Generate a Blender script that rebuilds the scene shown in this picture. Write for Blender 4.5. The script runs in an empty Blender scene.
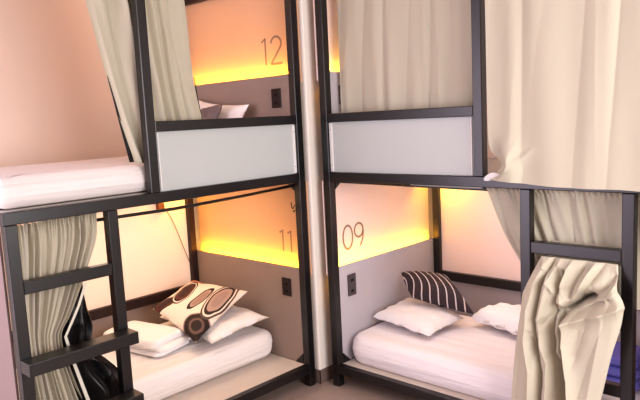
import bpy, bmesh, math, random
from mathutils import Vector, Matrix, noise
random.seed(7)
C = bpy.context.scene.collection
SC = bpy.context.scene
SC.view_settings.view_transform = 'Standard'
SC.view_settings.look = 'Medium High Contrast'
PI = math.pi

# ------------------------------------------------------------------ materials
def lin(c):
    return tuple((x/255/12.92 if x/255 <= .04045 else ((x/255+.055)/1.055)**2.4) for x in c) + (1.,)

def mat(name, rgb, rough=.6, metal=0., spec=.3, emit=None, es=0., bump=None, var=None, sheen=0., back=None, trans=0.):
    """rgb in sRGB 0-255; bump=(scale,strength,stretch xyz); var=(scale,amount); back=sRGB colour of the reverse side"""
    m = bpy.data.materials.new(name); m.use_nodes = True
    nt = m.node_tree; b = nt.nodes['Principled BSDF']
    b.inputs['Base Color'].default_value = lin(rgb)
    b.inputs['Roughness'].default_value = rough
    b.inputs['Metallic'].default_value = metal
    b.inputs['Specular IOR Level'].default_value = spec
    if sheen: b.inputs['Sheen Weight'].default_value = sheen
    if emit:
        b.inputs['Emission Color'].default_value = lin(emit); b.inputs['Emission Strength'].default_value = es
    tc = nt.nodes.new('ShaderNodeTexCoord')
    col = None
    if var:
        n = nt.nodes.new('ShaderNodeTexNoise'); n.inputs['Scale'].default_value = var[0]; n.inputs['Detail'].default_value = 4
        nt.links.new(tc.outputs['Object'], n.inputs['Vector'])
        mx = nt.nodes.new('ShaderNodeMix'); mx.data_type = 'RGBA'
        a = lin(rgb); k = var[1]
        mx.inputs[6].default_value = tuple(x*(1-k) for x in a[:3]) + (1,)
        mx.inputs[7].default_value = tuple(min(1, x*(1+k)) for x in a[:3]) + (1,)
        nt.links.new(n.outputs['Fac'], mx.inputs[0]); col = mx.outputs[2]
    if back:
        g = nt.nodes.new('ShaderNodeNewGeometry')
        mx = nt.nodes.new('ShaderNodeMix'); mx.data_type = 'RGBA'
        nt.links.new(g.outputs['Backfacing'], mx.inputs[0])
        if col: nt.links.new(col, mx.inputs[6])
        else: mx.inputs[6].default_value = lin(rgb)
        mx.inputs[7].default_value = lin(back); col = mx.outputs[2]
    if col: nt.links.new(col, b.inputs['Base Color'])
    if bump:
        mp = nt.nodes.new('ShaderNodeMapping')
        if len(bump) > 2: mp.inputs['Scale'].default_value = bump[2]
        n = nt.nodes.new('ShaderNodeTexNoise'); n.inputs['Scale'].default_value = bump[0]; n.inputs['Detail'].default_value = 5
        bp = nt.nodes.new('ShaderNodeBump'); bp.inputs['Strength'].default_value = bump[1]; bp.inputs['Distance'].default_value = bump[3] if len(bump) > 3 else .01
        nt.links.new(tc.outputs['Object'], mp.inputs['Vector']); nt.links.new(mp.outputs['Vector'], n.inputs['Vector'])
        nt.links.new(n.outputs['Fac'], bp.inputs['Height']); nt.links.new(bp.outputs['Normal'], b.inputs['Normal'])
    return m

M = {}
M['metal'] = mat('dark_steel', (18, 14, 17), .34, 0, .8, bump=(60, .04), var=(9, .12))
M['brown_metal'] = mat('dark_brown_frame', (46, 28, 26), .45, 0, .35)
M['screw'] = mat('screw_metal', (190, 190, 190), .3, .8)
M['board'] = mat('grey_board_shaded', (156, 138, 130), .55, 0, .25, var=(5, .04))  # brownish shade of the left berths put into the colour
M['board_daylit'] = mat('grey_board_daylit', (186, 180, 186), .55, 0, .25, var=(5, .04))  # same board, with the right bunk's daylight put into the colour
M['outer'] = mat('outer_board', (150, 132, 128), .6)
M['deck'] = mat('tan_board', (214, 202, 192), .6, 0, .25, var=(7, .05))
M['under'] = mat('white_board', (225, 220, 215), .6)
M['light_panel'] = mat('acrylic_light_panel_led_tint', (224, 178, 144), .45, 0, .3)  # orange cast of the left bunk's light mixed into the colour
M['light_panel_daylit'] = mat('acrylic_light_panel_daylit', (240, 216, 210), .45, 0, .3)  # same acrylic, paler tint paints in the daylight on the right
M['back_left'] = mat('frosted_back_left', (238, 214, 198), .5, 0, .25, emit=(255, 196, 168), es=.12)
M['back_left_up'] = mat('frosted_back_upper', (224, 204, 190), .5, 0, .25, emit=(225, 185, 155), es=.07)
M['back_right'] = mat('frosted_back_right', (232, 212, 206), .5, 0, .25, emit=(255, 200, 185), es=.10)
M['guard'] = mat('frosted_guard', (193, 196, 195), .4, 0, .35)
M['bracket'] = mat('white_bracket', (232, 230, 228), .4)
M['socket'] = mat('socket_plate', (48, 36, 36), .4)
M['socket_r'] = mat('socket_plate_grey', (84, 76, 80), .4)
M['hole'] = mat('socket_holes', (18, 14, 14), .6)
M['num'] = mat('number_paint', (150, 122, 108), .6)
M['led'] = mat('led_strip', (255, 200, 40), .5, emit=(255, 196, 20), es=5.0)
M['led_soft'] = mat('led_strip_soft', (255, 200, 40), .5, emit=(255, 190, 30), es=3.0)
M['curtain'] = mat('beige_blackout', (210, 205, 186), .75, 0, .2, back=(196, 188, 170), bump=(7, .35, (1, 1, .5)), sheen=.15)
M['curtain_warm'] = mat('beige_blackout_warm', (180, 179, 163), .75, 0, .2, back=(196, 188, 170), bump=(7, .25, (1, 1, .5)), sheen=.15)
M['lining'] = mat('black_lining', (20, 18, 20), .38, 0, .5, bump=(9, .6))
M['hem'] = mat('pale_hem', (226, 220, 206), .8)
M['sheet'] = mat('white_sheet', (242, 234, 232), .8, 0, .2, bump=(3, .9, (.35, 4, 6), .03), sheen=.1)
M['sheet_r'] = mat('white_sheet_right', (242, 234, 236), .8, 0, .2, bump=(3, .9, (4, .35, 6), .03), sheen=.1)
M['pillow'] = mat('white_pillow', (243, 238, 238), .85, 0, .2, bump=(10, .35), sheen=.1)
M['grey_knit'] = mat('grey_knit', (128, 116, 116), .95, bump=(90, .9), var=(60, .3))
M['blue'] = mat('blue_cotton', (128, 124, 214), .9, bump=(14, .4))
M['box'] = mat('brown_box', (128, 78, 50), .5, var=(20, .2))
M['cable'] = mat('cable', (88, 70, 40), .6)
M['floor'] = mat('floor_tile', (164, 146, 138), .45, 0, .35, var=(2.2, .12), bump=(30, .05))
M['base'] = mat('baseboard_tile', (120, 104, 98), .4, 0, .4, var=(6, .08))
M['wall'] = mat('painted_wall', (240, 232, 224), .55, 0, .3, bump=(40, .03))
M['ceil'] = mat('ceiling_paint', (225, 215, 208), .8)

def striped():
    m = bpy.data.materials.new('striped_cushion_cloth'); m.use_nodes = True
    nt = m.node_tree; b = nt.nodes['Principled BSDF']; b.inputs['Roughness'].default_value = .85
    uv = nt.nodes.new('ShaderNodeUVMap'); sp = nt.nodes.new('ShaderNodeSeparateXYZ'); nt.links.new(uv.outputs[0], sp.inputs[0])
    def mt(op, a, c):
        n = nt.nodes.new('ShaderNodeMath'); n.operation = op
        for i, q in enumerate((a, c)):
            if q is None: continue
            if isinstance(q, (int, float)): n.inputs[i].default_value = q
            else: nt.links.new(q, n.inputs[i])
        return n.outputs[0]
    wob = mt('MULTIPLY', mt('SINE', mt('MULTIPLY', sp.outputs[1], 3.6), None), -.10)
    x = mt('ADD', sp.outputs[0], wob)
    fr = mt('FRACT', mt('MULTIPLY', x, 7.2), None)
    d = mt('ABSOLUTE', mt('SUBTRACT', fr, .5), None)
    near = mt('LESS_THAN', d, .075)
    mx = nt.nodes.new('ShaderNodeMix'); mx.data_type = 'RGBA'
    mx.inputs[6].default_value = lin((62, 50, 54)); mx.inputs[7].default_value = lin((216, 206, 206))
    nt.links.new(near, mx.inputs[0]); nt.links.new(mx.outputs[2], b.inputs['Base Color'])
    return m
M['striped'] = striped()

def blotched():
    """cream cloth with dark brown ovals and leaf outlines"""
    m = bpy.data.materials.new('patterned_cushion_cloth'); m.use_nodes = True
    nt = m.node_tree; b = nt.nodes['Principled BSDF']; b.inputs['Roughness'].default_value = .7
    uv = nt.nodes.new('ShaderNodeUVMap')
    cur = None
    base = lin((240, 224, 212))
    # (cx, cy, angle, a, b, [(radius, colour) from outside in])
    dark, red, grey, cream = (40, 24, 24), (92, 40, 32), (176, 150, 142), (238, 222, 210)
    ells = [(.13, .17, 1.28, .22, .11, [(1, dark), (.84, red), (.62, (52, 26, 24))]),
            (.22, .56, 1.70, .34, .14, [(1.0, dark), (.9, cream), (.82, dark), (.70, (84, 40, 34)), (.5, (56, 28, 26))]),
            (.86, .14, .2, .20, .17, [(1.1, grey), (1, dark), (.62, (110, 84, 78)), (.42, dark)]),
            (.56, .54, 1.52, .29, .085, [(1.0, dark), (.78, grey), (.62, (156, 130, 122))]),
            (.82, .66, 1.68, .36, .15, [(1.12, (90, 70, 66)), (1.0, cream), (.90, dark), (.74, grey), (.5, (160, 136, 130))]),
            (.16, .95, .1, .18, .06, [(1, dark), (.8, (190, 120, 100))]),
            (.50, 1.0, 0., .22, .035, [(1, dark), (.6, cream)])]
    for cx, cy, an, a, c, rings in ells:
        mp = nt.nodes.new('ShaderNodeMapping'); mp.vector_type = 'TEXTURE'
        mp.inputs['Location'].default_value = (cx, cy, 0); mp.inputs['Rotation'].default_value = (0, 0, an); mp.inputs['Scale'].default_value = (a, c, 1)
        nt.links.new(uv.outputs[0], mp.inputs[0])
        ln = nt.nodes.new('ShaderNodeVectorMath'); ln.operation = 'LENGTH'; nt.links.new(mp.outputs[0], ln.inputs[0])
        for r, col in rings:
            lt = nt.nodes.new('ShaderNodeMath'); lt.operation = 'LESS_THAN'; lt.inputs[1].default_value = r
            nt.links.new(ln.outputs['Value'], lt.inputs[0])
            mx = nt.nodes.new('ShaderNodeMix'); mx.data_type = 'RGBA'
            if cur is None: mx.inputs[6].default_value = base
            else: nt.links.new(cur, mx.inputs[6])
            mx.inputs[7].default_value = lin(col); nt.links.new(lt.outputs[0], mx.inputs[0]); cur = mx.outputs[2]
    nt.links.new(cur, b.inputs['Base Color'])
    return m
M['blotched'] = blotched()

# ------------------------------------------------------------------ geometry helpers
class MB:
    def __init__(s): s.v = []; s.f = []; s.uv = None
    def box(s, x0, x1, y0, y1, z0, z1, mp=None):
        i = len(s.v)
        P = [(x, y, z) for z in (z0, z1) for y in (y0, y1) for x in (x0, x1)]
        s.v += [mp(*q) if mp else q for q in P]
        s.f += [tuple(i+k for k in q) for q in ((0, 2, 3, 1), (4, 5, 7, 6), (0, 1, 5, 4), (2, 6, 7, 3), (0, 4, 6, 2), (1, 3, 7, 5))]
        return s
    def prism(s, a, b):
        i = len(s.v); n = len(a); s.v += list(a)+list(b)
        s.f += [tuple(range(i, i+n)), tuple(range(i+2*n-1, i+n-1, -1))]
        s.f += [(i+k, i+(k+1) % n, i+n+(k+1) % n, i+n+k) for k in range(n)]
        return s
    def tube(s, pts, r, n=10):
        pts = [Vector(q) for q in pts]; rings = []
        for k, q in enumerate(pts):
            t = (pts[min(k+1, len(pts)-1)]-pts[max(k-1, 0)]).normalized()
            a = Vector((0, 0, 1)) if abs(t.z) < .9 else Vector((1, 0, 0))
            e1 = t.cross(a).normalized(); e2 = t.cross(e1)
            i = len(s.v); rings.append(i)
            s.v += [tuple(q+(e1*math.cos(2*PI*j/n)+e2*math.sin(2*PI*j/n))*r) for j in range(n)]
        for a, b in zip(rings, rings[1:]):
            s.f += [(a+j, a+(j+1) % n, b+(j+1) % n, b+j) for j in range(n)]
        s.f += [tuple(rings[0]+j for j in range(n-1, -1, -1)), tuple(rings[-1]+j for j in range(n))]
        return s
    def grid(s, rows):
        i = len(s.v); h = len(rows); w = len(rows[0])
        for r in rows: s.v += [tuple(q) for q in r]
        s.f += [(i+a*w+b, i+a*w+b+1, i+(a+1)*w+b+1, i+(a+1)*w+b) for a in range(h-1) for b in range(w-1)]
        return s
    def build(s, name, m, parent=None, smooth=False, bevel=0, sub=0, recalc=True, origin=None, uvs=None):
        me = bpy.data.meshes.new(name)
        o = bpy.data.objects.new(name, me); C.objects.link(o)
        off = Vector(origin) if origin else Vector((0, 0, 0))
        if parent is not None:
            o.parent = parent
            p = parent
            while p is not None: off = off + p.location; p = p.parent
        if origin: o.location = origin
        me.from_pydata([tuple(Vector(q)-off) for q in s.v], [], s.f)
        me.materials.append(m)
        if uvs:
            l = me.uv_layers.new(name='UVMap')
            for lp in me.loops: l.data[lp.index].uv = uvs[lp.vertex_index]
        if recalc:
            bm = bmesh.new(); bm.from_mesh(me); bmesh.ops.recalc_face_normals(bm, faces=bm.faces); bm.to_mesh(me); bm.free()
        if smooth:
            for f in me.polygons: f.use_smooth = True
        if bevel:
            md = o.modifiers.new('bevel', 'BEVEL'); md.width = bevel; md.segments = 2; md.limit_method = 'ANGLE'
        if sub:
            md = o.modifiers.new('sub', 'SUBSURF'); md.levels = sub; md.render_levels = sub
        return o

def tag(o, label, cat, group=None):
    o['label'] = label; o['category'] = cat
    if group: o['group'] = group
    return o
def thing(name, label, cat, loc, group=None):
    o = bpy.data.objects.new(name, None); C.objects.link(o); o.location = loc; o.empty_display_size = .1
    return tag(o, label, cat, group)
def struct(o): o['kind'] = 'structure'; return o

# ------------------------------------------------------------------ dimensions (metres)
L, D, P_ = 2.05, 1.32, .0585
XR, YR = .064, -.112
Z_S0, Z_S1 = .100, .163          # bed base rail
Z_R0, Z_R1 = 1.499, 1.5615       # upper platform rail
Z_G0, Z_G1 = 1.904, 1.9635       # guard rail
Z_L1, Z_L2 = .879, 2.25          # tops of the grey boards = light lines
TOP = 3.0
LED_W = 5.6
def ml(u, v, z): return (-u, v, z)
def mr(u, v, z): return (XR+v, YR-u, z)

# ------------------------------------------------------------------ the setting
e = 6.5
struct(MB().box(-e, 3, -e, 3, -.08, 0).build('floor', M['floor']))
struct(MB().box(-e, 3, -e, 3, 3.12, 3.2).build('ceiling', M['ceil']))
struct(MB().box(-e, .0, D+.10, D+.2, 0, 3.12).build('wall_left', M['wall']))
struct(MB().box(XR+D+.10, XR+D+.2, -e, -.03, 0, 3.12).build('wall_right', M['wall']))
struct(MB().box(.024, XR+D+.2, -.024, D+.2, 0, 3.12).build('wall_corner', M['wall'], bevel=.012))
struct(MB().box(.019, .0238, -.029, .6, 0, .105).box(.019, .7, -.029, -.0242, 0, .105).build('baseboard_corner', M['base']))

# ------------------------------------------------------------------ number strokes
def arc(cx, cy, rx, ry, a0, a1, n=22):
    return [(cx+rx*math.cos(a0+(a1-a0)*k/n), cy+ry*math.sin(a0+(a1-a0)*k/n)) for k in range(n+1)]
GL = {'1': [[(.10, .84), (.30, .98), (.30, 0)]],
      '2': [arc(.36, .72, .27, .26, PI*.95, -.35) + [(.06, .02)], [(.05, .015), (.66, .015)]],
      '0': [arc(.36, .5, .30, .49, 0, 2*PI, 40)],
      '9': [arc(.36, .70, .28, .29, 0, 2*PI, 36), [(.64, .66)] + arc(.30, .62, .34, .62, -.1, -1.25, 16)]}
def number(s, place, h, w):
    """place(a, b) -> 3D, a along the reading direction and b up, in metres"""
    mb = MB(); x = 0
    for ch in s:
        for st in GL[ch]:
            pts = [(x+a*h, b*h) for a, b in st]
            Lf, Rt = [], []
            for k, q in enumerate(pts):
                a = pts[max(k-1, 0)]; b = pts[min(k+1, len(pts)-1)]
                t = Vector((b[0]-a[0], b[1]-a[1])).normalized(); n = Vector((-t.y, t.x))*w/2
                Lf.append(place(q[0]+n.x, q[1]+n.y)); Rt.append(place(q[0]-n.x, q[1]-n.y))
            mb.grid([Lf, Rt])
        x += h*(.52 if ch == '1' else .72)
    return mb

# ------------------------------------------------------------------ bunk beds
def bunk(name, label, mp, side):
    LL = L if side == 'left' else 2.30
    root = thing(name, label, 'bunk bed', mp(LL/2, D/2, 0))
    def bx(n, m, *a, bev=.004, par=None):
        mb = MB()
        for k in range(0, len(a), 6): mb.box(*a[k:k+6], mp=mp)
        return mb.build(n, M[m], par or root, bevel=bev)
    p = P_
    # posts
    bx('post', 'metal', 0, p, 0, p, 0, TOP)
    bx('post', 'metal', LL-p, LL, D-p, D, 0, TOP)
    if side == 'right': bx('post', 'metal', LL-p, LL, 0, p, 0, Z_R0)
    bx('guard_post', 'metal', 1.18, 1.18+p, 0, p, Z_R1, TOP)
    # rails
    bx('bed_rail', 'metal', p, LL, 0, p*.85, Z_S0, Z_S1)
    bx('platform_rail', 'metal', p, LL, 0.001, p-.001, Z_R0, Z_R1)
    bx('guard_rail', 'metal', p, 1.18, .002, p-.002, Z_G0, Z_G1)
    bx('top_rail', 'metal', 0, LL, 0, p, TOP, TOP+.06)
    bx('side_rail', 'metal', .003, p-.003, p, D-p, Z_S0, Z_S1-.01)
    bx('side_rail', 'metal', .003, p-.003, p, D-p, Z_R0, Z_R1-.01)
    # decks
    bx('bed_base', 'deck', p, LL-.01, p*.85, D-.03, Z_S1-.03, Z_S1-.001, bev=0)
    bx('upper_deck', 'under', p, LL-.01, p, D-.03, Z_R1-.035, Z_R1-.003, bev=0)
    # ladder
    for a in (1.457, 1.987):
        bx('ladder_stile', 'metal', a, a+p, .0, p, 0, Z_R0)
    bx('rung', 'metal', 1.457+p, 1.987, .003, p-.003, 1.150, 1.213)
    if side == 'left':
        bx('ladder_step', 'metal', 1.457, 1.987+p, -.105, .0, .772, .838)
        bx('ladder_step', 'metal', 1.457, 1.987+p, -.105, .0, .42, .486)
    else:
        bx('rung', 'metal', 1.457+p, 1.987, .003, p-.003, .800, .860)
        bx('rung', 'metal', 1.457+p, 1.987, .003, p-.003, .445, .506)
    # guard panel
    g = bx('guard_panel', 'guard', p+.004, 1.176, .026, .034, Z_R1, Z_G0, bev=0)
    for a in (p+.002, 1.18-.026):
        bk = bx('bracket', 'bracket', a, a+(.024 if a < .5 else .008), .018, .026, Z_R1+.004, Z_G0-.004, bev=.001, par=g)
        if a < .5:
            for zz in (Z_R1+.05, Z_G0-.05):
                c = mp(a+.012, .017, zz)
                sm = MB(); q = [mp(a+.012+.004*math.cos(t*PI/4), .0178, zz+.004*math.sin(t*PI/4)) for t in range(8)]
                q2 = [mp(a+.012+.004*math.cos(t*PI/4), .0155, zz+.004*math.sin(t*PI/4)) for t in range(8)]
                sm.prism(q, q2)
                sm.build('screw', M['screw'], bk)
    # end panel: grey board below, luminous panel above, led strip on the ledge between
    bt = ('11', '12') if side == 'left' else ('09', None)
    for k, (z0, zl, z1) in enumerate(((Z_S1, Z_L1, Z_R0), (Z_R1, Z_L2, 2.89))):
        eb = bx('end_board', 'board' if side == 'left' else 'board_daylit', .048, p-.002, .03, D-.012, z0, zl, bev=.001)
        lp = bx('light_panel', 'light_panel' if side == 'left' else 'light_panel_daylit', -.015, -.005, .0, D-.012, zl-.06, z1, bev=0)
        bx('led_strip', 'led', .040, .0475, .065, D-.02, zl-.030, zl-.012, bev=0)
        a0, a1 = Vector(mp(.036, D/2, zl-.022)), Vector(mp(-.005, D/2, zl+.030))
        led = bpy.data.lights.new('led_line', 'AREA'); led.shape = 'RECTANGLE'; led.size = .012; led.size_y = D-.10; led.energy = LED_W*(1 if side == 'left' else .62); led.color = (1, .56, .03)
        lo = bpy.data.objects.new('led_line', led); C.objects.link(lo); lo.location = a0
        zz = (a0-a1).normalized(); yy = (Vector(mp(0, 1, 0))-Vector(mp(0, 0, 0))).normalized(); xx = yy.cross(zz).normalized()
        lo.rotation_euler = Matrix((xx, yy, zz)).transposed().to_euler()
        if k: bx('end_rail', 'brown_metal', .003, p, p, D-p, z1, z1+.05)
        # socket plate
        if side == 'left': sv, sz = ((.145, .235), (.655, .788)) if k == 0 else ((.141, .231), (2.024, 2.158))
        else: sv, sz = ((.143, .230), (.640, .800)) if k == 0 else ((.143, .23), (2.024, 2.158))
        so = bx('power_socket', 'socket' if side == 'left' else 'socket_r', p-.002, p+.008, sv[0], sv[1], sz[0], sz[1], bev=.003, par=eb)
        cv = (sv[0]+sv[1])/2
        for zz in (sz[0]+.035, sz[1]-.045):
            MB().box(p+.0081, p+.0088, cv-.016, cv+.016, zz-.010, zz+.010, mp=mp).build('socket_slot', M['hole'], so)
        # painted room number
        if bt[k]:
            if bt[k] == '11': pl = lambda a, b: mp(-.0043, .32-a, .968+b); h = .165; w = .014
            elif bt[k] == '12': pl = lambda a, b: mp(-.0043, .40-a, 2.335+b); h = .195; w = .016
            else: pl = lambda a, b: mp(-.0043, .176+a, .967+b); h = .178; w = .016
            number(bt[k], pl, h, w).build('room_number', M['num'], lp, recalc=False)
    # gussets in the front lower and upper corners of the end frame
    for (za, zb) in ((Z_S1, Z_S1+.075), (Z_R0, Z_R0-.06)):
        q = [(p-.004, p, za), (p-.004, p+.08, za), (p-.004, p, zb)]
        r = [(p+.004, *a[1:]) for a in q]
        MB().prism([mp(*a) for a in q], [mp(*a) for a in r]).build('gusset', M['metal'], root)
    # back
    bl = {'left': ('back_left', 'back_left_up'), 'right': ('back_right', 'back_right')}[side]
    bx('back_board', 'board' if side == 'left' else 'board_daylit', p, LL-p, D-.012, D-.002, Z_S1, .525, bev=0)
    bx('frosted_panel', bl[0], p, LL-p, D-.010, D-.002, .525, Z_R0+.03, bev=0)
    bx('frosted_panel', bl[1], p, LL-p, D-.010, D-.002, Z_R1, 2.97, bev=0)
    fm = 'brown_metal' if side == 'left' else 'metal'
    bx('back_rail', fm, .12, LL-p, D-.05, D-.0105, .527, .602)
    bx('back_upright', fm, p+.002, .12, D-.052, D-.0105, 0, TOP)
    bx('back_upright', fm, LL-.13, LL-p, D-.05, D-.0105, .602, Z_R0)
    # outer end of the lower berth
    bx('outer_panel', 'outer', LL-.014, LL-.002, p+.03, D-p, .12, Z_R0, bev=0)
    # curtain rods
    if side == 'left':
        pts = [(LL-.07, .152, 1.447), (1.5, .152, 1.438), (1.0, .13, 1.435), (.5, .10, 1.451), (p, .066, 1.474)]
    else:
        pts = [(LL-.03, .155, 1.466), (1.5, .155, 1.468), (1.0, .155, 1.47), (.5, .14, 1.476), (p, .10, 1.487)]
    MB().tube([mp(*q) for q in pts], .010).build('curtain_rod', M['metal'], root, smooth=True)
    bx('upper_rod_rail', 'metal', p, 1.18, p*.3, p*.7, 2.90, 2.93)
    return root

BL = bunk('bunk_bed', 'black steel two-tier bunk on the left with berths numbered 11 and 12', ml, 'left')
BR = bunk('bunk_bed', 'black steel two-tier bunk on the right with berth number 09 on its end panel', mr, 'right')

# hook on the left bunk's corner post, small box with dangling cable on the left back panel
mb = MB().tube([ml(.060, .060, 1.335), ml(.085, .055, 1.31), ml(.10, .05, 1.325), ml(.105, .05, 1.36)], .004, 6)
mb.tube([ml(.060, .060, 1.30), ml(.08, .055, 1.29), ml(.09, .05, 1.30)], .004, 6)
mb.build('coat_hook', M['metal'], BL, smooth=True)
cb = MB().box(-.43, -.355, D-.040, D-.011, 1.325, 1.405).box(-.40, -.345, D-.055, D-.011, 1.255, 1.322).build('control_box', M['box'], BL, bevel=.004)
pts = []
for k in range(19):
    t = k/18
    pts.append((-.345+.225*t**1.2, D-.030-.01*math.sin(t*PI), 1.30-.48*t+.05*math.sin(t*PI*1.4)))
MB().tube(pts, .0028, 6).build('cable', M['cable'], cb, smooth=True)

# ------------------------------------------------------------------ mattresses
def outline(x0, x1, y0, y1, rad, n=10):
    """rounded rectangle; rad = radii for corners (x1,y1),(x0,y1),(x0,y0),(x1,y0)"""
    pts = []
    for (cx, cy, sx, sy, a0), r in zip(((x1, y1, -1, -1, 0), (x0, y1, 1, -1, PI/2), (x0, y0, 1, 1, PI), (x1, y0, -1, 1, 1.5*PI)), rad):
        for k in range(n+1):
            a = a0+PI/2*k/n
            pts.append((cx+sx*r+r*math.cos(a), cy+sy*r+r*math.sin(a)))
    # resample densely
    out = []
    for k in range(len(pts)):
        a = Vector(pts[k]); b = Vector(pts[(k+1) % len(pts)]); m = max(1, int((b-a).length/.035))
        out += [a+(b-a)*j/m for j in range(m)]
    return out
def slab(ol, z0, z1, r, bulge=.0, seed=0, wr=.004, shift=None, rb=None):
    """soft slab: outline swept over a rounded edge profile, top filled by shrinking rings"""
    n = len(ol); c = sum(ol, Vector((0, 0)))/n
    N = []
    for k in range(n):
        t = (ol[(k+1) % n]-ol[k-1]).normalized(); N.append(Vector((t.y, -t.x)))
    rb = rb or r; hb = min(rb*.6 if rb == r else rb*1.25, z1-z0-r-.01)
    prof = [(-rb, z0)]
    for k in range(1, 6): a = PI/2*k/5; prof.append((-rb+rb*math.sin(a), z0+hb*(1-math.cos(a))))
    for k in range(1, 4): prof.append((bulge*math.sin(PI*k/4), z0+hb+(z1-z0-hb-r)*k/4))
    for k in range(0, 7): a = PI/2*k/6; prof.append((-r+r*math.cos(a), z1-r+r*math.sin(a)))
    mb = MB(); rings = []
    def nz(x, y, z):
        return wr*(noise.noise(Vector((x*3+seed, y*3, z*18)))+.6*noise.noise(Vector((x*9+seed, y*9, z*30))))
    for o_, z in prof:
        i = len(mb.v); rings.append(i)
        for k in range(n):
            q = ol[k]+N[k]*(o_+nz(ol[k].x, ol[k].y, z))
            mb.v.append((q.x, q.y, z))
    last = [Vector(mb.v[rings[-1]+k]) for k in range(n)]
    for s in (.9, .75, .55, .35, .15):
        i = len(mb.v); rings.append(i)
        for k in range(n):
            q = Vector((c.x, c.y))+(last[k].xy-c)*s
            mb.v.append((q.x, q.y, z1+nz(q.x*1.3, q.y*1.3, .3)*1.2+.006*(1-s)))
    for a, b in zip(rings, rings[1:]):
        mb.f += [(a+k, a+(k+1) % n, b+(k+1) % n, b+k) for k in range(n)]
    mb.f += [tuple(rings[0]+k for k in range(n-1, -1, -1)), tuple(rings[-1]+k for k in range(n))]
    if shift: mb.v = [tuple(shift(*q)) for q in mb.v]
    return mb

tag(slab(outline(-2.0, -.066, .315, 1.255, (.10, .05, .05, .11)), Z_S1+.001, .372, .065, .004, 1, rb=.085).build('mattress', M['sheet'], smooth=True, origin=(-1, .8, Z_S1)),
    'white-sheeted mattress in the lower left berth under the patterned cushion', 'mattress')
tag(slab(outline(XR+.075, XR+1.0, -2.15, YR-.066, (.10, .14, .06, .05)), Z_S1+.001, .372, .070, .004, 5, rb=.06).build('mattress', M['sheet_r'], smooth=True, origin=(.6, -1.2, Z_S1)),
    'white-sheeted mattress in the lower right berth under the striped cushion', 'mattress')
tag(slab(outline(-2.042, -.10, .075, 1.245, (.08, .05, .05, .08)), Z_R1+.001, 1.725, .09, .004, 9).build('mattress', M['sheet'], smooth=True, origin=(-1, .6, Z_R1)),
    'white-sheeted mattress on the upper left deck above the ladder', 'mattress')

# ------------------------------------------------------------------ pillows and cushions
def cushion(name, m, c4, th, label, cat, n=44, pinch=.05, wr=.008, seed=0, flat=.5, group=None, full=3.6):
    """soft pillow through four corner points A,B,C,D (A->B is u, A->D is v)"""
    A, B, Cc, Dd = [Vector(q) for q in c4]
    ctr = (A+B+Cc+Dd)/4
    nrm = (B-A).cross(Dd-A).normalized()
    if nrm.z < 0: nrm = -nrm
    def pt(s, t, sd):
        ss, tt = 2*s-1, 2*t-1
        # edges bow inward between the corners
        s2 = .5+.5*ss*(1-pinch*(1-tt*tt)); t2 = .5+.5*tt*(1-pinch*(1-ss*ss))
        q = A.lerp(B, s2).lerp(Dd.lerp(Cc, s2), t2)
        h = (max(0, 1-abs(ss)**full)**.5)*(max(0, 1-abs(tt)**full)**.5)
        q = q+nrm*(sd*th*h*(1.0 if sd > 0 else flat))
        w = wr*noise.noise(Vector((s*5+seed, t*5, sd)))+wr*.5*noise.noise(Vector((s*13+seed, t*13, sd*2)))
        ang = math.atan2(tt, ss); rr = math.hypot(ss, tt)
        w += wr*.6*math.sin(ang*13+seed+3*noise.noise(Vector((ss, tt, seed))))*max(0, rr-.45)
        return q+nrm*w*(1 if h > .02 else .2)
    mb = MB(); uvs = []
    for sd in (1, -1):
        rows = [[pt(i/n, j/n, sd) for i in range(n+1)] for j in range(n+1)]
        mb.grid(rows); uvs += [(i/n, j/n) for j in range(n+1) for i in range(n+1)]
    # sew the rim
    k = n+1; o2 = k*k
    rim = [(0, i) for i in range(n)]+[(j, n) for j in range(n)]+[(n, n-i) for i in range(n)]+[(n-j, 0) for j in range(n)]
    for a, b in zip(rim, rim[1:]+rim[:1]):
        ia, ib = a[0]*k+a[1], b[0]*k+b[1]
        mb.f.append((ia, ib, o2+ib, o2+ia))
    o = mb.build(name, m, smooth=True, origin=tuple(ctr), uvs=uvs)
    return tag(o, label, cat, group)

# lower left berth
cushion('pillow', M['pillow'], [(-.66, .33, .435), (-.098, .36, .47), (-.105, 1.12, .48), (-.58, 1.10, .465)], .066,
        'plump white pillow lying under the patterned cushion in the lower left berth', 'pillow', seed=2, pinch=.06)
cushion('throw_cushion', M['blotched'], [(-.69, 1.00, .575), (-.76, .38, .46), (-.15, .53, .655), (-.25, 1.12, .675)], .055,
        'cream throw cushion with dark brown oval pattern on the lower left bed', 'cushion', n=60, seed=4, pinch=.05, wr=.006, flat=.3)
# folded blanket
def blanket():
    t = thing('folded_blanket', 'folded white blanket stacked in layers behind the ladder on the lower left mattress', 'blanket', (-.86, .84, .385))
    for k, (dx, dy, z0, z1) in enumerate(((0, 0, .385, .416), (.015, -.02, .417, .449), (-.01, .02, .450, .502))):
        ol = outline(-.165+dx, .165+dx, -.27+dy, .27+dy, (.05, .05, .05, .05))
        a = .22
        def sh(x, y, z, k=k): return (-.865+x*math.cos(a)-y*math.sin(a), .82+x*math.sin(a)+y*math.cos(a), z-.010*(k == 2)*(x/.16)**2)
        slab(ol, z0, z1, .0155 if k < 2 else .024, .003, 20+k, .006, sh).build('folded_layer', M['pillow'], t, smooth=True)
blanket()
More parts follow.
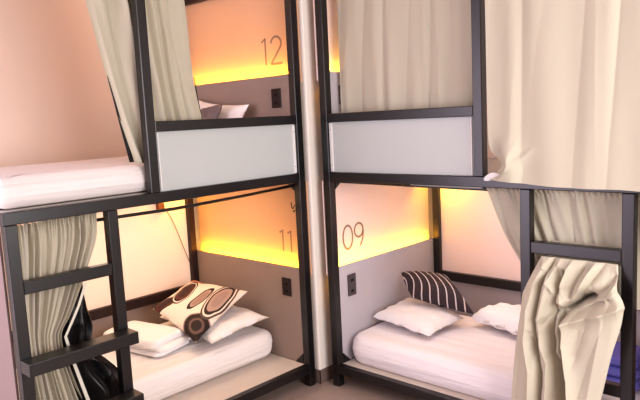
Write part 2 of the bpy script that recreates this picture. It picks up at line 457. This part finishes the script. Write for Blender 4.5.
# lower right berth
cushion('pillow', M['pillow'], [(.44, -.20, .43), (.35, -.76, .42), (.78, -.79, .44), (.90, -.21, .46)], .062,
        'white pillow lying flat against the end panel under the striped cushion', 'pillow', seed=8, pinch=.05)
cushion('throw_cushion', M['striped'], [(.79, -.225, .70), (.92, -.55, .695), (.735, -.895, .495), (.65, -.42, .565)], .085,
        'dark charcoal throw cushion with thin white stripes on the lower right bed', 'cushion', n=60, seed=11, pinch=-.04, wr=.006, full=2.6, flat=.35)
cushion('pillow', M['pillow'], [(.80, -.83, .445), (.66, -1.38, .44), (1.03, -1.46, .46), (1.06, -.92, .46)], .085,
        'rumpled white pillow on the lower right mattress beside the hanging curtain', 'pillow', seed=15, pinch=.0, wr=.014)
tw = thing('folded_towel', 'blue folded towel glimpsed behind the right ladder below the curtain', 'towel', (.46, -2.0, .385))
for k in range(3):
    slab(outline(.30+.01*k, .62-.012*k, -2.11+.006*k, -1.86-.008*k, (.04, .04, .04, .04)), .385+.058*k, .441+.058*k, .027, .004, 40+k, .005).build('folded_layer', M['blue'], tw, smooth=True)
# upper left berth
cushion('pillow', M['pillow'], [(-.20, 1.15, 1.79), (-.30, .30, 1.77), (-.13, .40, 2.06), (-.11, 1.08, 2.14)], .06,
        'white pillow propped against the end panel on the upper left deck', 'pillow', seed=23, pinch=.16)
cushion('throw_cushion', M['grey_knit'], [(-.40, .88, 1.80), (-.44, .50, 1.79), (-.27, .53, 2.07), (-.25, .84, 2.04)], .05,
        'small grey knitted cushion in front of the pillow on the upper left deck', 'cushion', seed=27, pinch=.04)

# ------------------------------------------------------------------ curtains
def interp(rows, t, i):
    """smooth interpolation (cubic Hermite) of rows[k][i] over the parameter rows[k][0]"""
    n = len(rows); k = 0
    while k < n-2 and t > rows[k+1][0]: k += 1
    def slope(j):
        a, b = rows[max(j-1, 0)], rows[min(j+1, n-1)]
        return (Vector(b[i])-Vector(a[i]))/(b[0]-a[0])
    h = rows[k+1][0]-rows[k][0]; x = max(0, min(1, (t-rows[k][0])/h))
    return (Vector(rows[k][i])*(2*x**3-3*x*x+1)+slope(k)*h*(x**3-2*x*x+x)
            + Vector(rows[k+1][i])*(3*x*x-2*x**3)+slope(k+1)*h*(x**3-x*x))
def cloth(mp, rows, waves, amp, nu=160, nv=90, seed=0, extra=None, ruffle=0, crease=.0, soft=True, cs=(3, 3)):
    """rows: (t,(uL,vL,zL),(uR,vR,zR)); waves: list of (freq, weight, drift); amp(s,t)"""
    g = []
    for j in range(nv+1):
        t = j/nv; A = interp(rows, t, 1); B = interp(rows, t, 2); r = []
        for i in range(nu+1):
            s = i/nu
            w = 0
            ph = .9*noise.noise(Vector((s*3.1+seed, t*.9, seed*.37)))
            sw = s+.085*noise.noise(Vector((s*4.3+seed*1.7, .35*t, 2.2)))
            mod = .55+1.1*abs(noise.noise(Vector((s*4.7+seed, t*1.1, 7.7))))
            for f, k, d in waves:
                x = math.sin(2*PI*(f*sw+d*t)+ph*1.2+f*1.7+seed)
                w += mod*k*(1-2*abs(x)**.75 if k > .8 else x)*.9
            a = amp(s, t)*min(1, s/.06, (1-s)/.06) if soft else amp(s, t)
            q = A.lerp(B, s)
            v = a*w
            if crease: v += crease*(abs(noise.noise(Vector((s*cs[0]+seed, t*cs[1], 1.3))))-.2)*(.2+.8*t)
            if ruffle:
                fall = math.exp(-t/.05)
                v += ruffle*fall*math.sin(2*PI*s*38+2*noise.noise(Vector((s*20, t*30, 0))))
                q.z += .006*fall*noise.noise(Vector((s*60, 0, seed)))
            q = Vector((q.x, q.y+v, q.z))
            if extra: q = extra(q, s, t)
            r.append(mp(*q))
        g.append(r)
    return MB().grid(g)
def ribbon(mp, pts, w0, w1=None):
    """flat strip along 3D points in the (u,z) plane, widths w0->w1 to the side"""
    a, b = [], []
    for k, q in enumerate(pts):
        f = k/(len(pts)-1); w = w0+((w1 if w1 is not None else w0)-w0)*f
        a.append(mp(q[0]-w/2, q[1], q[2])); b.append(mp(q[0]+w/2, q[1], q[2]))
    return MB().grid([a, b])
def dense(pts, n=8):
    out = []
    for a, b in zip(pts, pts[1:]):
        out += [tuple(Vector(a).lerp(Vector(b), k/n)) for k in range(n)]
    return out+[tuple(pts[-1])]

# upper left curtain, bunched round the guard post
t = thing('curtain', 'beige curtain bunched behind the upper left guard post beside berth 12', 'curtain', ml(1.1, .1, 1.6))
rows = [(0, (1.55, .115, 2.95), (.86, .115, 2.95)), (.25, (1.47, .115, 2.61), (.835, .115, 2.61)), (.42, (1.42, .115, 2.38), (.82, .115, 2.38)),
        (.58, (1.365, .115, 2.14), (.80, .115, 2.14)), (.72, (1.32, .115, 1.95), (.775, .115, 1.95)), (.9, (1.265, .112, 1.74), (.76, .115, 1.78)), (1, (1.245, .11, 1.735), (.75, .115, 1.735))]
cloth(ml, rows, [(3.0, 1, .15), (7.3, .35, -.3)], lambda s, t: .034*(.5+.5*math.sin(PI*min(1, s*1.2))+.2), seed=3, crease=.06, cs=(4, 2.5)).build('curtain_panel', M['curtain'], t, smooth=True, recalc=False)
ribbon(ml, dense([(1.378, .122, 2.22), (1.328, .122, 1.98), (1.276, .119, 1.74)]), .004, .03).build('blackout_lining', M['lining'], t, recalc=False)
ribbon(ml, dense([(.80, .125, 2.22), (.785, .125, 2.08), (.76, .125, 1.90), (.745, .125, 1.74)]), .006, .03).build('blackout_lining', M['lining'], t, recalc=False)

# lower left curtain, tied back behind the ladder
t = thing('curtain', 'beige curtain with black lining gathered behind the left ladder', 'curtain', ml(1.85, .1, .2))
rows = [(0, (1.985, .10, 1.482), (1.535, .10, 1.492)), (.12, (1.985, .10, 1.36), (1.545, .10, 1.36)), (.22, (1.985, .10, 1.24), (1.595, .10, 1.24)),
        (.32, (1.985, .10, 1.13), (1.645, .10, 1.13)), (.46, (1.98, .10, .97), (1.73, .10, .97)), (.56, (1.97, .10, .87), (1.785, .10, .88)),
        (.68, (1.965, .10, .74), (1.775, .10, .74)), (1, (1.935, .10, .20), (1.64, .10, .20))]
cloth(ml, rows, [(4.6, 1, .08), (11.4, .35, -.2)], lambda s, t: .029-.012*math.exp(-((t-.56)/.12)**2), seed=6, ruffle=.013, crease=.012, soft=False, nu=240).build('curtain_panel', M['curtain'], t, smooth=True, recalc=False)
ribbon(ml, dense([(1.648, .055, 1.13), (1.70, .05, 1.02), (1.735, .05, .96), (1.79, .045, .875)]), .017, .016).build('hem', M['hem'], t, recalc=False)
ribbon(ml, dense([(1.79, .045, .875), (1.765, .045, .74), (1.70, .045, .48), (1.66, .045, .28)]), .016, .022).build('hem', M['hem'], t, recalc=False)
rows = [(0, (1.67, .115, 1.15), (1.64, .115, 1.15)), (.2, (1.75, .115, .99), (1.628, .12, .99)), (.36, (1.80, .11, .87), (1.60, .12, .86)),
        (.48, (1.80, .10, .76), (1.62, .11, .76)), (.62, (1.79, .10, .65), (1.54, .11, .655)), (.76, (1.76, .10, .53), (1.455, .11, .55)),
        (.86, (1.73, .10, .42), (1.42, .11, .49)), (1, (1.68, .10, .20), (1.35, .115, .23))]
cloth(ml, rows, [(1.6, 1, .7), (2.9, .6, -1.1)], lambda s, t: .008+.012*t, seed=9, crease=.07, cs=(1.5, 5)).build('blackout_lining', M['lining'], t, smooth=True, recalc=False)

# upper right curtain behind the guard rail
t = thing('curtain', 'beige curtain drawn across the upper right deck behind the guard rail', 'curtain', mr(.65, .1, 1.6))
rows = [(0, (.10, .115, 2.94), (1.20, .115, 2.94)), (.5, (.098, .115, 2.35), (1.20, .115, 2.35)), (1, (.10, .115, 1.72), (1.20, .115, 1.72))]
cloth(mr, rows, [(3.3, 1, .2), (9, .3, -.2)], lambda s, t: .013*(.6+.6*t), seed=12, crease=.03, cs=(5, 1.2)).build('curtain_panel', M['curtain_warm'], t, smooth=True, recalc=False)

# big upper right curtain hung outside the frame
t = thing('curtain', 'wide beige curtain hanging outside the frame over the upper right opening', 'curtain', mr(1.75, -.08, 1.5))
rows = [(0, (1.305, -.075, 2.95), (2.42, -.075, 2.95)), (1, (1.315, -.08, 1.558), (2.42, -.075, 1.505))]
def droop(q, s, t):
    k = math.exp(-(s/.10)**1.5)
    q.z -= .012*t*math.sin(PI*min(1, s*1.6)) if s < .625 else 0
    # the left hem is tucked in and flips out again at the bottom corner
    q.x += k*(.075*math.exp(-((t-.945)/.038)**2)-.01*math.exp(-((t-1)/.02)**2))
    q.y += -.04*math.exp(-((s-.09)/.05)**2)*math.exp(-((t-.93)/.07)**2)+.03*math.exp(-((s-.03)/.04)**2)*math.exp(-((t-.90)/.05)**2)
    q.y -= .03*math.exp(-(abs(s-.02-1.6*(1-t))/.02))*max(0, min(1, (t-.86)/.05))
    q.y -= .02*math.exp(-(abs(s-.06-.6*(1-t))/.02))*max(0, min(1, (t-.82)/.08))
    return q
cloth(mr, rows, [(2.4, 1, .08), (6.3, .35, -.1)], lambda s, t: .011*(1-.35*t), seed=15, extra=droop, crease=.03, cs=(5, 1), nu=220, nv=130).build('curtain_panel', M['curtain_warm'], t, smooth=True, recalc=False)
MB().grid([[mr(1.345, -.10, 1.60), mr(1.375, -.105, 1.595), mr(1.42, -.11, 1.585)], [mr(1.30, -.095, 1.575), mr(1.34, -.10, 1.572), mr(1.41, -.105, 1.565)], [mr(1.288, -.09, 1.553), mr(1.305, -.09, 1.545), mr(1.37, -.095, 1.56)]]).build('hem', M['bracket'], t, smooth=True, sub=2, recalc=False)

# lower right curtain pulled out under the rung and knotted
t = thing('curtain', 'beige curtain pulled out in a knotted bunch over the right ladder', 'curtain', mr(1.75, -.05, .1))
rows = [(0, (1.19, .12, 1.486), (2.27, .12, 1.486)), (.3, (1.25, .12, 1.34), (2.25, .12, 1.34)), (.58, (1.31, .12, 1.21), (2.24, .12, 1.21)), (.8, (1.375, .12, 1.10), (2.23, .12, 1.10)), (1, (1.44, .12, 1.00), (2.22, .12, .86))]
cloth(mr, rows, [(5.2, 1, .2), (13.3, .4, -.4)], lambda s, t: .015+.006*t, seed=18, ruffle=.012, crease=.02, nu=220).build('curtain_panel', M['curtain'], t, smooth=True, recalc=False)
rows = [(0, (1.59, .11, 1.21), (1.978, .11, 1.21)), (.02, (1.59, .085, 1.14), (1.978, .085, 1.14)), (.035, (1.59, .03, 1.128), (1.978, .03, 1.128)), (.05, (1.588, -.016, 1.146), (1.978, -.016, 1.146)), (.07, (1.585, -.024, 1.135), (1.982, -.024, 1.135)), (.11, (1.57, -.045, 1.095), (1.988, -.045, 1.095)),
        (.18, (1.545, -.085, 1.02), (2.00, -.085, 1.04)), (.24, (1.522, -.093, .965), (2.032, -.09, .978)), (.26, (1.515, -.095, .945), (2.04, -.09, .958)), (.28, (1.512, -.096, .925), (2.034, -.092, .938)), (.36, (1.505, -.10, .84), (2.02, -.10, .85)),
        (.50, (1.482, -.105, .69), (1.985, -.11, .71)), (.72, (1.455, -.105, .46), (1.935, -.11, .47)), (1, (1.425, -.10, .12), (1.86, -.11, .12))]
FOLDS = [  # (points (u, z), height towards the room, width) of each crease or fold line
    ([(1.641, 1.163), (1.585, 1.008), (1.551, .866), (1.538, .697), (1.562, .534), (1.561, .363), (1.56, .12)], .026, .040),
    ([(1.701, 1.162), (1.648, .99), (1.612, .822), (1.627, .688), (1.66, .591), (1.655, .39), (1.65, .12)], .022, .032),
    ([(1.67, 1.158), (1.613, .999), (1.580, .816), (1.592, .651), (1.612, .517), (1.609, .376), (1.60, .12)], -.040, .012),
    ([(1.719, 1.08), (1.688, .916), (1.668, .749), (1.675, .64), (1.708, .569), (1.715, .409), (1.70, .12)], -.045, .018),
    ([(1.766, 1.169), (1.719, 1.001), (1.735, .893)], .035, .028),
    ([(1.735, .882), (1.779, .916), (1.816, .951), (1.861, .971)], -.115, .022),
    ([(1.889, 1.179), (1.829, 1.031), (1.779, .945)], .035, .030),
    ([(1.84, 1.17), (1.80, 1.06), (1.765, .96)], -.025, .018),
    ([(2.018, 1.157), (1.95, 1.036), (1.878, .966)], -.028, .024),
    ([(2.031, 1.048), (1.95, .985), (1.875, .955)], .030, .022),
    ([(1.745, .835), (1.842, .87), (1.939, .913), (2.045, .965)], .045, .035),
    ([(1.80, .885), (1.88, .93), (1.96, .985)], -.030, .016),
    ([(1.752, .831), (1.742, .711), (1.765, .581), (1.785, .422), (1.79, .12)], .040, .030),
    ([(1.725, .854), (1.708, .706), (1.724, .601), (1.735, .414), (1.73, .12)], -.085, .022),
    ([(1.60, 1.15), (1.66, 1.03), (1.71, .93)], .016, .012),
    ([(1.66, 1.16), (1.70, 1.06), (1.73, .95)], -.018, .012),
    ([(1.93, 1.17), (1.88, 1.07), (1.82, .98)], -.022, .014),
    ([(1.62, .80), (1.68, .86), (1.74, .89)], -.016, .012),
    ([(1.97, 1.17), (1.99, 1.06), (1.95, .98)], .018, .016),
    ([(1.56, .74), (1.62, .60), (1.63, .45)], -.014, .012),
    ([(1.866, .875), (1.817, .80), (1.79, .66)], -.014, .03),
    ([(1.94, .90), (1.91, .70), (1.87, .45)], .012, .05)]
def seg(px, pz, a, b):
    ax, az = a; bx_, bz = b; dx, dz = bx_-ax, bz-az
    k = max(0, min(1, ((px-ax)*dx+(pz-az)*dz)/(dx*dx+dz*dz)))
    return math.hypot(px-ax-dx*k, pz-az-dz*k)
def knot(q, s, t):
    if t < .045: return q
    k = min(1, (t-.045)/.06); off = 0
    for pts, h, w in FOLDS:
        d = min(seg(q.x, q.z, a, b) for a, b in zip(pts, pts[1:]))
        off += h*math.exp(-(d*d+.000004)**.5/(w*.8))
    edge = min(1, s/.05+.25, (1-s)/.05+.25)
    q.y = min(q.y-off*k*edge*1.75, -.008 if q.z < .875 or q.z > 1.10 else min(.08, -.008+(min(q.z-.875, 1.10-q.z))*2.5))
    return q
cloth(mr, rows, [(3.1, 1, .4)], lambda s, t: .006*max(0, min(1, (t-.07)/.08)), seed=21, extra=knot, crease=.02, nu=260, nv=300).build('gathered_panel', M['curtain'], t, smooth=True, recalc=False)

# ------------------------------------------------------------------ lights
def area(name, loc, target, sx, sy, power, col):
    d = bpy.data.lights.new(name, 'AREA'); d.shape = 'RECTANGLE'; d.size = sx; d.size_y = sy; d.energy = power; d.color = col
    o = bpy.data.objects.new(name, d); C.objects.link(o); o.location = loc
    o.rotation_euler = (Vector(target)-Vector(loc)).to_track_quat('-Z', 'Y').to_euler()
    return o
w = bpy.data.worlds.new('world'); SC.world = w; w.use_nodes = True
w.node_tree.nodes['Background'].inputs[0].default_value = (1, .95, .95, 1)
w.node_tree.nodes['Background'].inputs[1].default_value = .42
area('window_behind', (-1.5, -5.0, 1.9), (-.3, 0, 1.0), 2.6, 2.2, 150, (1, .96, .96))
area('haze_fill_left', (-4.6, .3, 1.5), (0, -1.6, 1.2), 2.1, 2.8, 90, (.95, .83, 1))  # added unseen fill whose reflection gives the right frames a mauve haze
# added unseen warm fills in the berths, amber ones for back-panel corner glow
area('berth_fill', (-.95, .72, 1.50), (-.95, .75, 0), 1.3, .5, 7.5, (1, .79, .60))
area('berth_fill', (.72, -1.0, 1.50), (.75, -1.0, 0), .5, 1.2, 6, (1, .87, .86))
area('berth_fill', (-.75, .75, 3.08), (-.7, .75, 0), 1.0, .5, 1.6, (1, .60, .36))
area('corner_glow_fill', (-.25, D-.16, 1.46), (-.25, D, 1.33), .04, .12, 1.3, (1, .58, .03))
area('corner_glow_fill', (XR+D-.16, YR-.19, 1.44), (XR+D, YR-.25, 1.22), .12, .04, 2.0, (1, .60, .04))

# ------------------------------------------------------------------ camera
R = Vector((0.6809249423822932, -0.7307053480754753, -0.04910109098145543))
U = Vector((0.1259618508078243, 0.05080636651869995, 0.990733226081691))
F = Vector((0.7214394187890887, 0.6807998291826064, -0.1266363202331618))
cd = bpy.data.cameras.new('camera'); cam = bpy.data.objects.new('camera', cd); C.objects.link(cam)
cd.sensor_width = 36; cd.lens = 637.647/640*36; cd.clip_start = .05
mw = Matrix((R, U, -F)).transposed().to_4x4(); mw.translation = Vector((-3.192706832608943, -3.1441879049927275, 1.933880089449136))
cam.matrix_world = mw
SC.camera = cam
